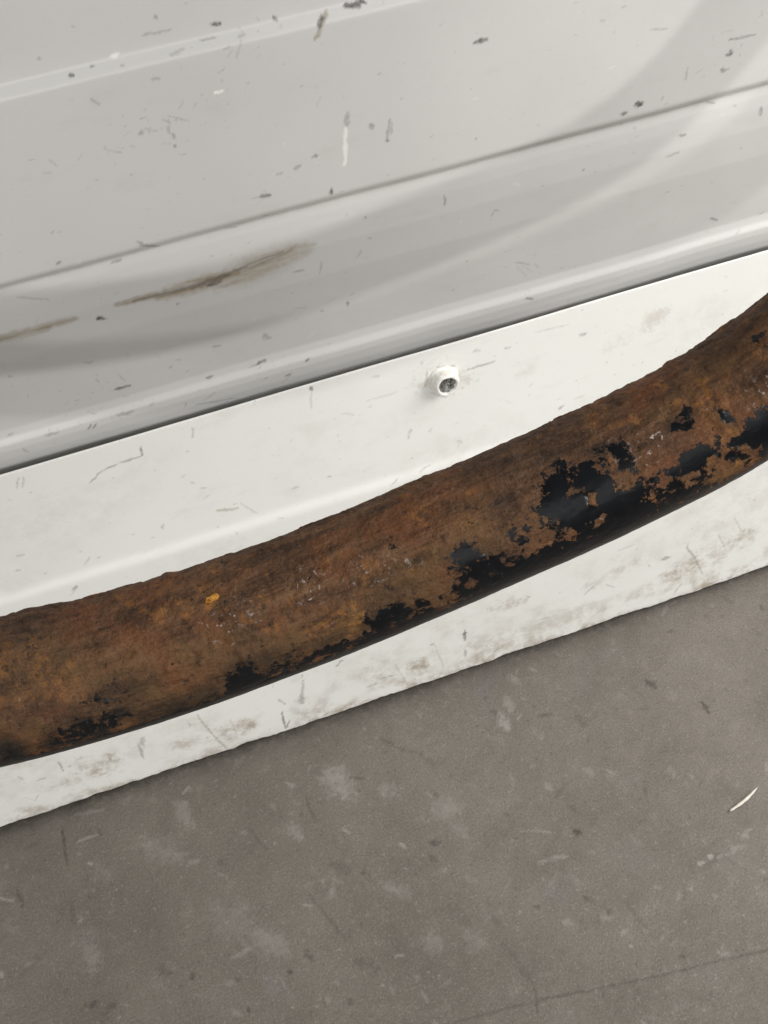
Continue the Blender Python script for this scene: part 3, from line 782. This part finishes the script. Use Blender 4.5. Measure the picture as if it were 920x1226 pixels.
for (x, y, rx, ry, st) in [(425,745,20,14,.9), (420,752,40,14,.7), (100,800,70,18,.6), (230,775,60,16,.5), (330,780,50,20,.6), (180,830,50,16,.6), (30,880,40,14,.6), (520,700,30,30,.6), (500,690,60,24,.5), (560,640,30,30,.5), (800,488,20,12,.7), (790,495,30,16,.5), (850,520,22,14,.7), (800,605,40,14,.5), (700,655,30,12,.5), (850,440,40,14,.35), (30,790,50,18,.5), (230,840,60,14,.6), (480,715,50,14,.6), (850,555,16,20,.6)]:
    blob('ochre', x, y, rx, ry, 0, st, .8)
for (x, y, rx, ry, st) in [(424,748,18,12,.75), (802,490,10,6,.7), (855,525,14,8,.45), (835,600,14,6,.5), (255,719,8,6,.9), (530,705,12,8,.35), (545,630,14,12,.3), (5,800,20,10,.4), (720,562,8,6,.5)]:
    blob('orange', x, y, rx, ry, 0, st, .6)
for (x, y, rx, ry, st) in [(260,755,14,7,.9), (275,745,30,16,.5), (305,740,12,8,.7), (365,705,12,9,.9), (360,700,22,16,.5), (404,706,8,5,.9), (440,690,30,16,.35), (775,530,14,8,.9), (770,545,10,8,.6), (915,455,12,9,.9), (900,470,24,14,.4), (845,497,5,4,.9), (540,588,8,4,.6), (740,535,30,20,.3), (30,835,10,6,.7), (480,680,20,10,.3), (390,740,6,4,.7), (700,620,20,10,.3)]:
    blob('fleck', x, y, rx, ry, 0, st, .7)

rel = (fbm(TT*220, ARC*420, 5, 111)-.5)*.00042 + (fbm(TT*900, ARC*900, 3, 112)-.5)*.00032
flake = sstep(.56, .66, fbm(TT*170, ARC*260, 4, 113))*.00022
pmask = sstep(.35, .65, pipe_attr['paint'])
disp = (rel + flake)*(1-.8*pmask) + pmask*.00004
# scale lumps standing on the upper edge
for (x, y, rx, hgt) in [(34,732,16,.0006), (200,684,8,.0004), (803,440,5,.0003), (60,726,14,.0004)]:
    t0, _ = on_pipe(x, y)
    disp += hgt*np.exp(-((TT-t0)/(rx*RAD/hwpx))**2)*np.exp(-((TH+1.45)/.35)**2)
wide = np.interp(ts, [s0, s0+.06, s1], [1.05, 1.0, 1.01])[:, None]
rr = RAD*wide + disp
P = C[:, None, :] + rr[..., None]*(np.cos(TH)[..., None]*E1[:, None, :] + np.sin(TH)[..., None]*E2[:, None, :])
pipe = empty('rusty_pipe', tuple(map(float, C[len(C)//2])))
tag(pipe, label='bent rusty steel pipe with patches of black paint in front of the white wall', category='pipe')
body_me = grid_mesh('pipe_body', P, pipe_attr, np.stack([TT, ARC], -1), closed=True)
body = link('pipe_body', body_me, M_RUST, pipe)
body.matrix_parent_inverse = Matrix.Translation(-Vector(pipe.location))
bm_n = np.zeros(3)

# make sure the pipe faces outwards
pol = body_me.polygons[len(body_me.polygons)//2]
cpt = np.array(pol.center); i = int(np.argmin(np.linalg.norm(C-cpt, axis=1)))
if np.dot(np.array(pol.normal), cpt-C[i]) < 0:
    body_me.flip_normals()

# closed ends
for nm, ii, sgn in (('end_cap', 0, -1), ('end_cap', -1, 1)):
    ring = [tuple(p) for p in P[ii, ::10]]
    V = ring + [tuple(C[ii] + sgn*T[ii]*.001)]
    n = len(ring)
    cap = link(nm, poly_mesh(nm, V, [(a, (a+1) % n, n) for a in range(n)]), M_FLAKE, pipe)
    cap.matrix_parent_inverse = Matrix.Translation(-Vector(pipe.location))

# a lifted flake of orange rust on the pipe
t0, a0 = on_pipe(255, 718)
ii = int(np.argmin(np.abs(ts-t0)))
an = a0/RAD
nn = math.cos(an)*E1[ii] + math.sin(an)*E2[ii]
bb = -math.sin(an)*E1[ii] + math.cos(an)*E2[ii]
c0 = C[ii] + nn*(RAD+.0003)
V = []; F = []
out = [(1.15, -.6), (1.25, .1), (.9, .75), (.2, .85), (-.5, 1.0), (-1.2, .55), (-.95, -.05), (-.3, -.3), (.35, -.75)]
for z in (-.0004, .00045):
    for j, (a, b) in enumerate(out):
        f = .85 if z > 0 else 1.05
        V.append(c0 + T[ii]*a*.00110*f + bb*b*.00080*f + nn*(z + (.0002*math.sin(j*2.3) if z > 0 else 0)))
n = len(out)
V.append(c0 + nn*.0007)
F = [(j, (j+1) % n, n+(j+1) % n, n+j) for j in range(n)] + [(n+j, n+(j+1) % n, 2*n) for j in range(n)]
fk = link('rust_flake', poly_mesh('rust_flake', V, F), M_FLAKE, pipe)
fk.matrix_parent_inverse = Matrix.Translation(-Vector(pipe.location))
fk['label'] = 'bright orange rust flake'

# ------------------------------------------------------------------ the sliver on the floor
a = np.array([*hF(874, 972), .0008]); b = np.array([*hF(907, 946), .0014])
d = b-a; Ls = np.linalg.norm(d); d /= Ls
side = np.cross(d, [0, 0, 1]); side /= np.linalg.norm(side)
V = []; F = []
ns = 14
for i in range(ns):
    t = i/(ns-1)
    c = a + d*Ls*t + side*(.0007*math.sin(t*3.1)-.0004*t) + np.array([0, 0, .0006*math.sin(t*3.1)])
    wd = .00062*(math.sin(math.pi*min(1, .12+.85*t))**.6)*(1+.12*math.sin(i*1.9))
    for kx, kz in ((-1, 0), (-.4, .8), (.5, .7), (1, 0), (.1, -.4)):
        V.append(c + side*kx*wd + np.array([0, 0, kz*wd*.8]))
for i in range(ns-1):
    for j in range(5):
        F.append((i*5+j, i*5+(j+1) % 5, (i+1)*5+(j+1) % 5, (i+1)*5+j))
F += [tuple(range(5))[::-1], tuple((ns-1)*5+j for j in range(5))]
org = Vector(a)
sl = link('sliver', poly_mesh('sliver', [Vector(v)-org for v in V], F, True), M_SLIVER)
sl.location = org
tag(sl, label='thin pale sliver lying on the grey concrete floor', category='sliver')
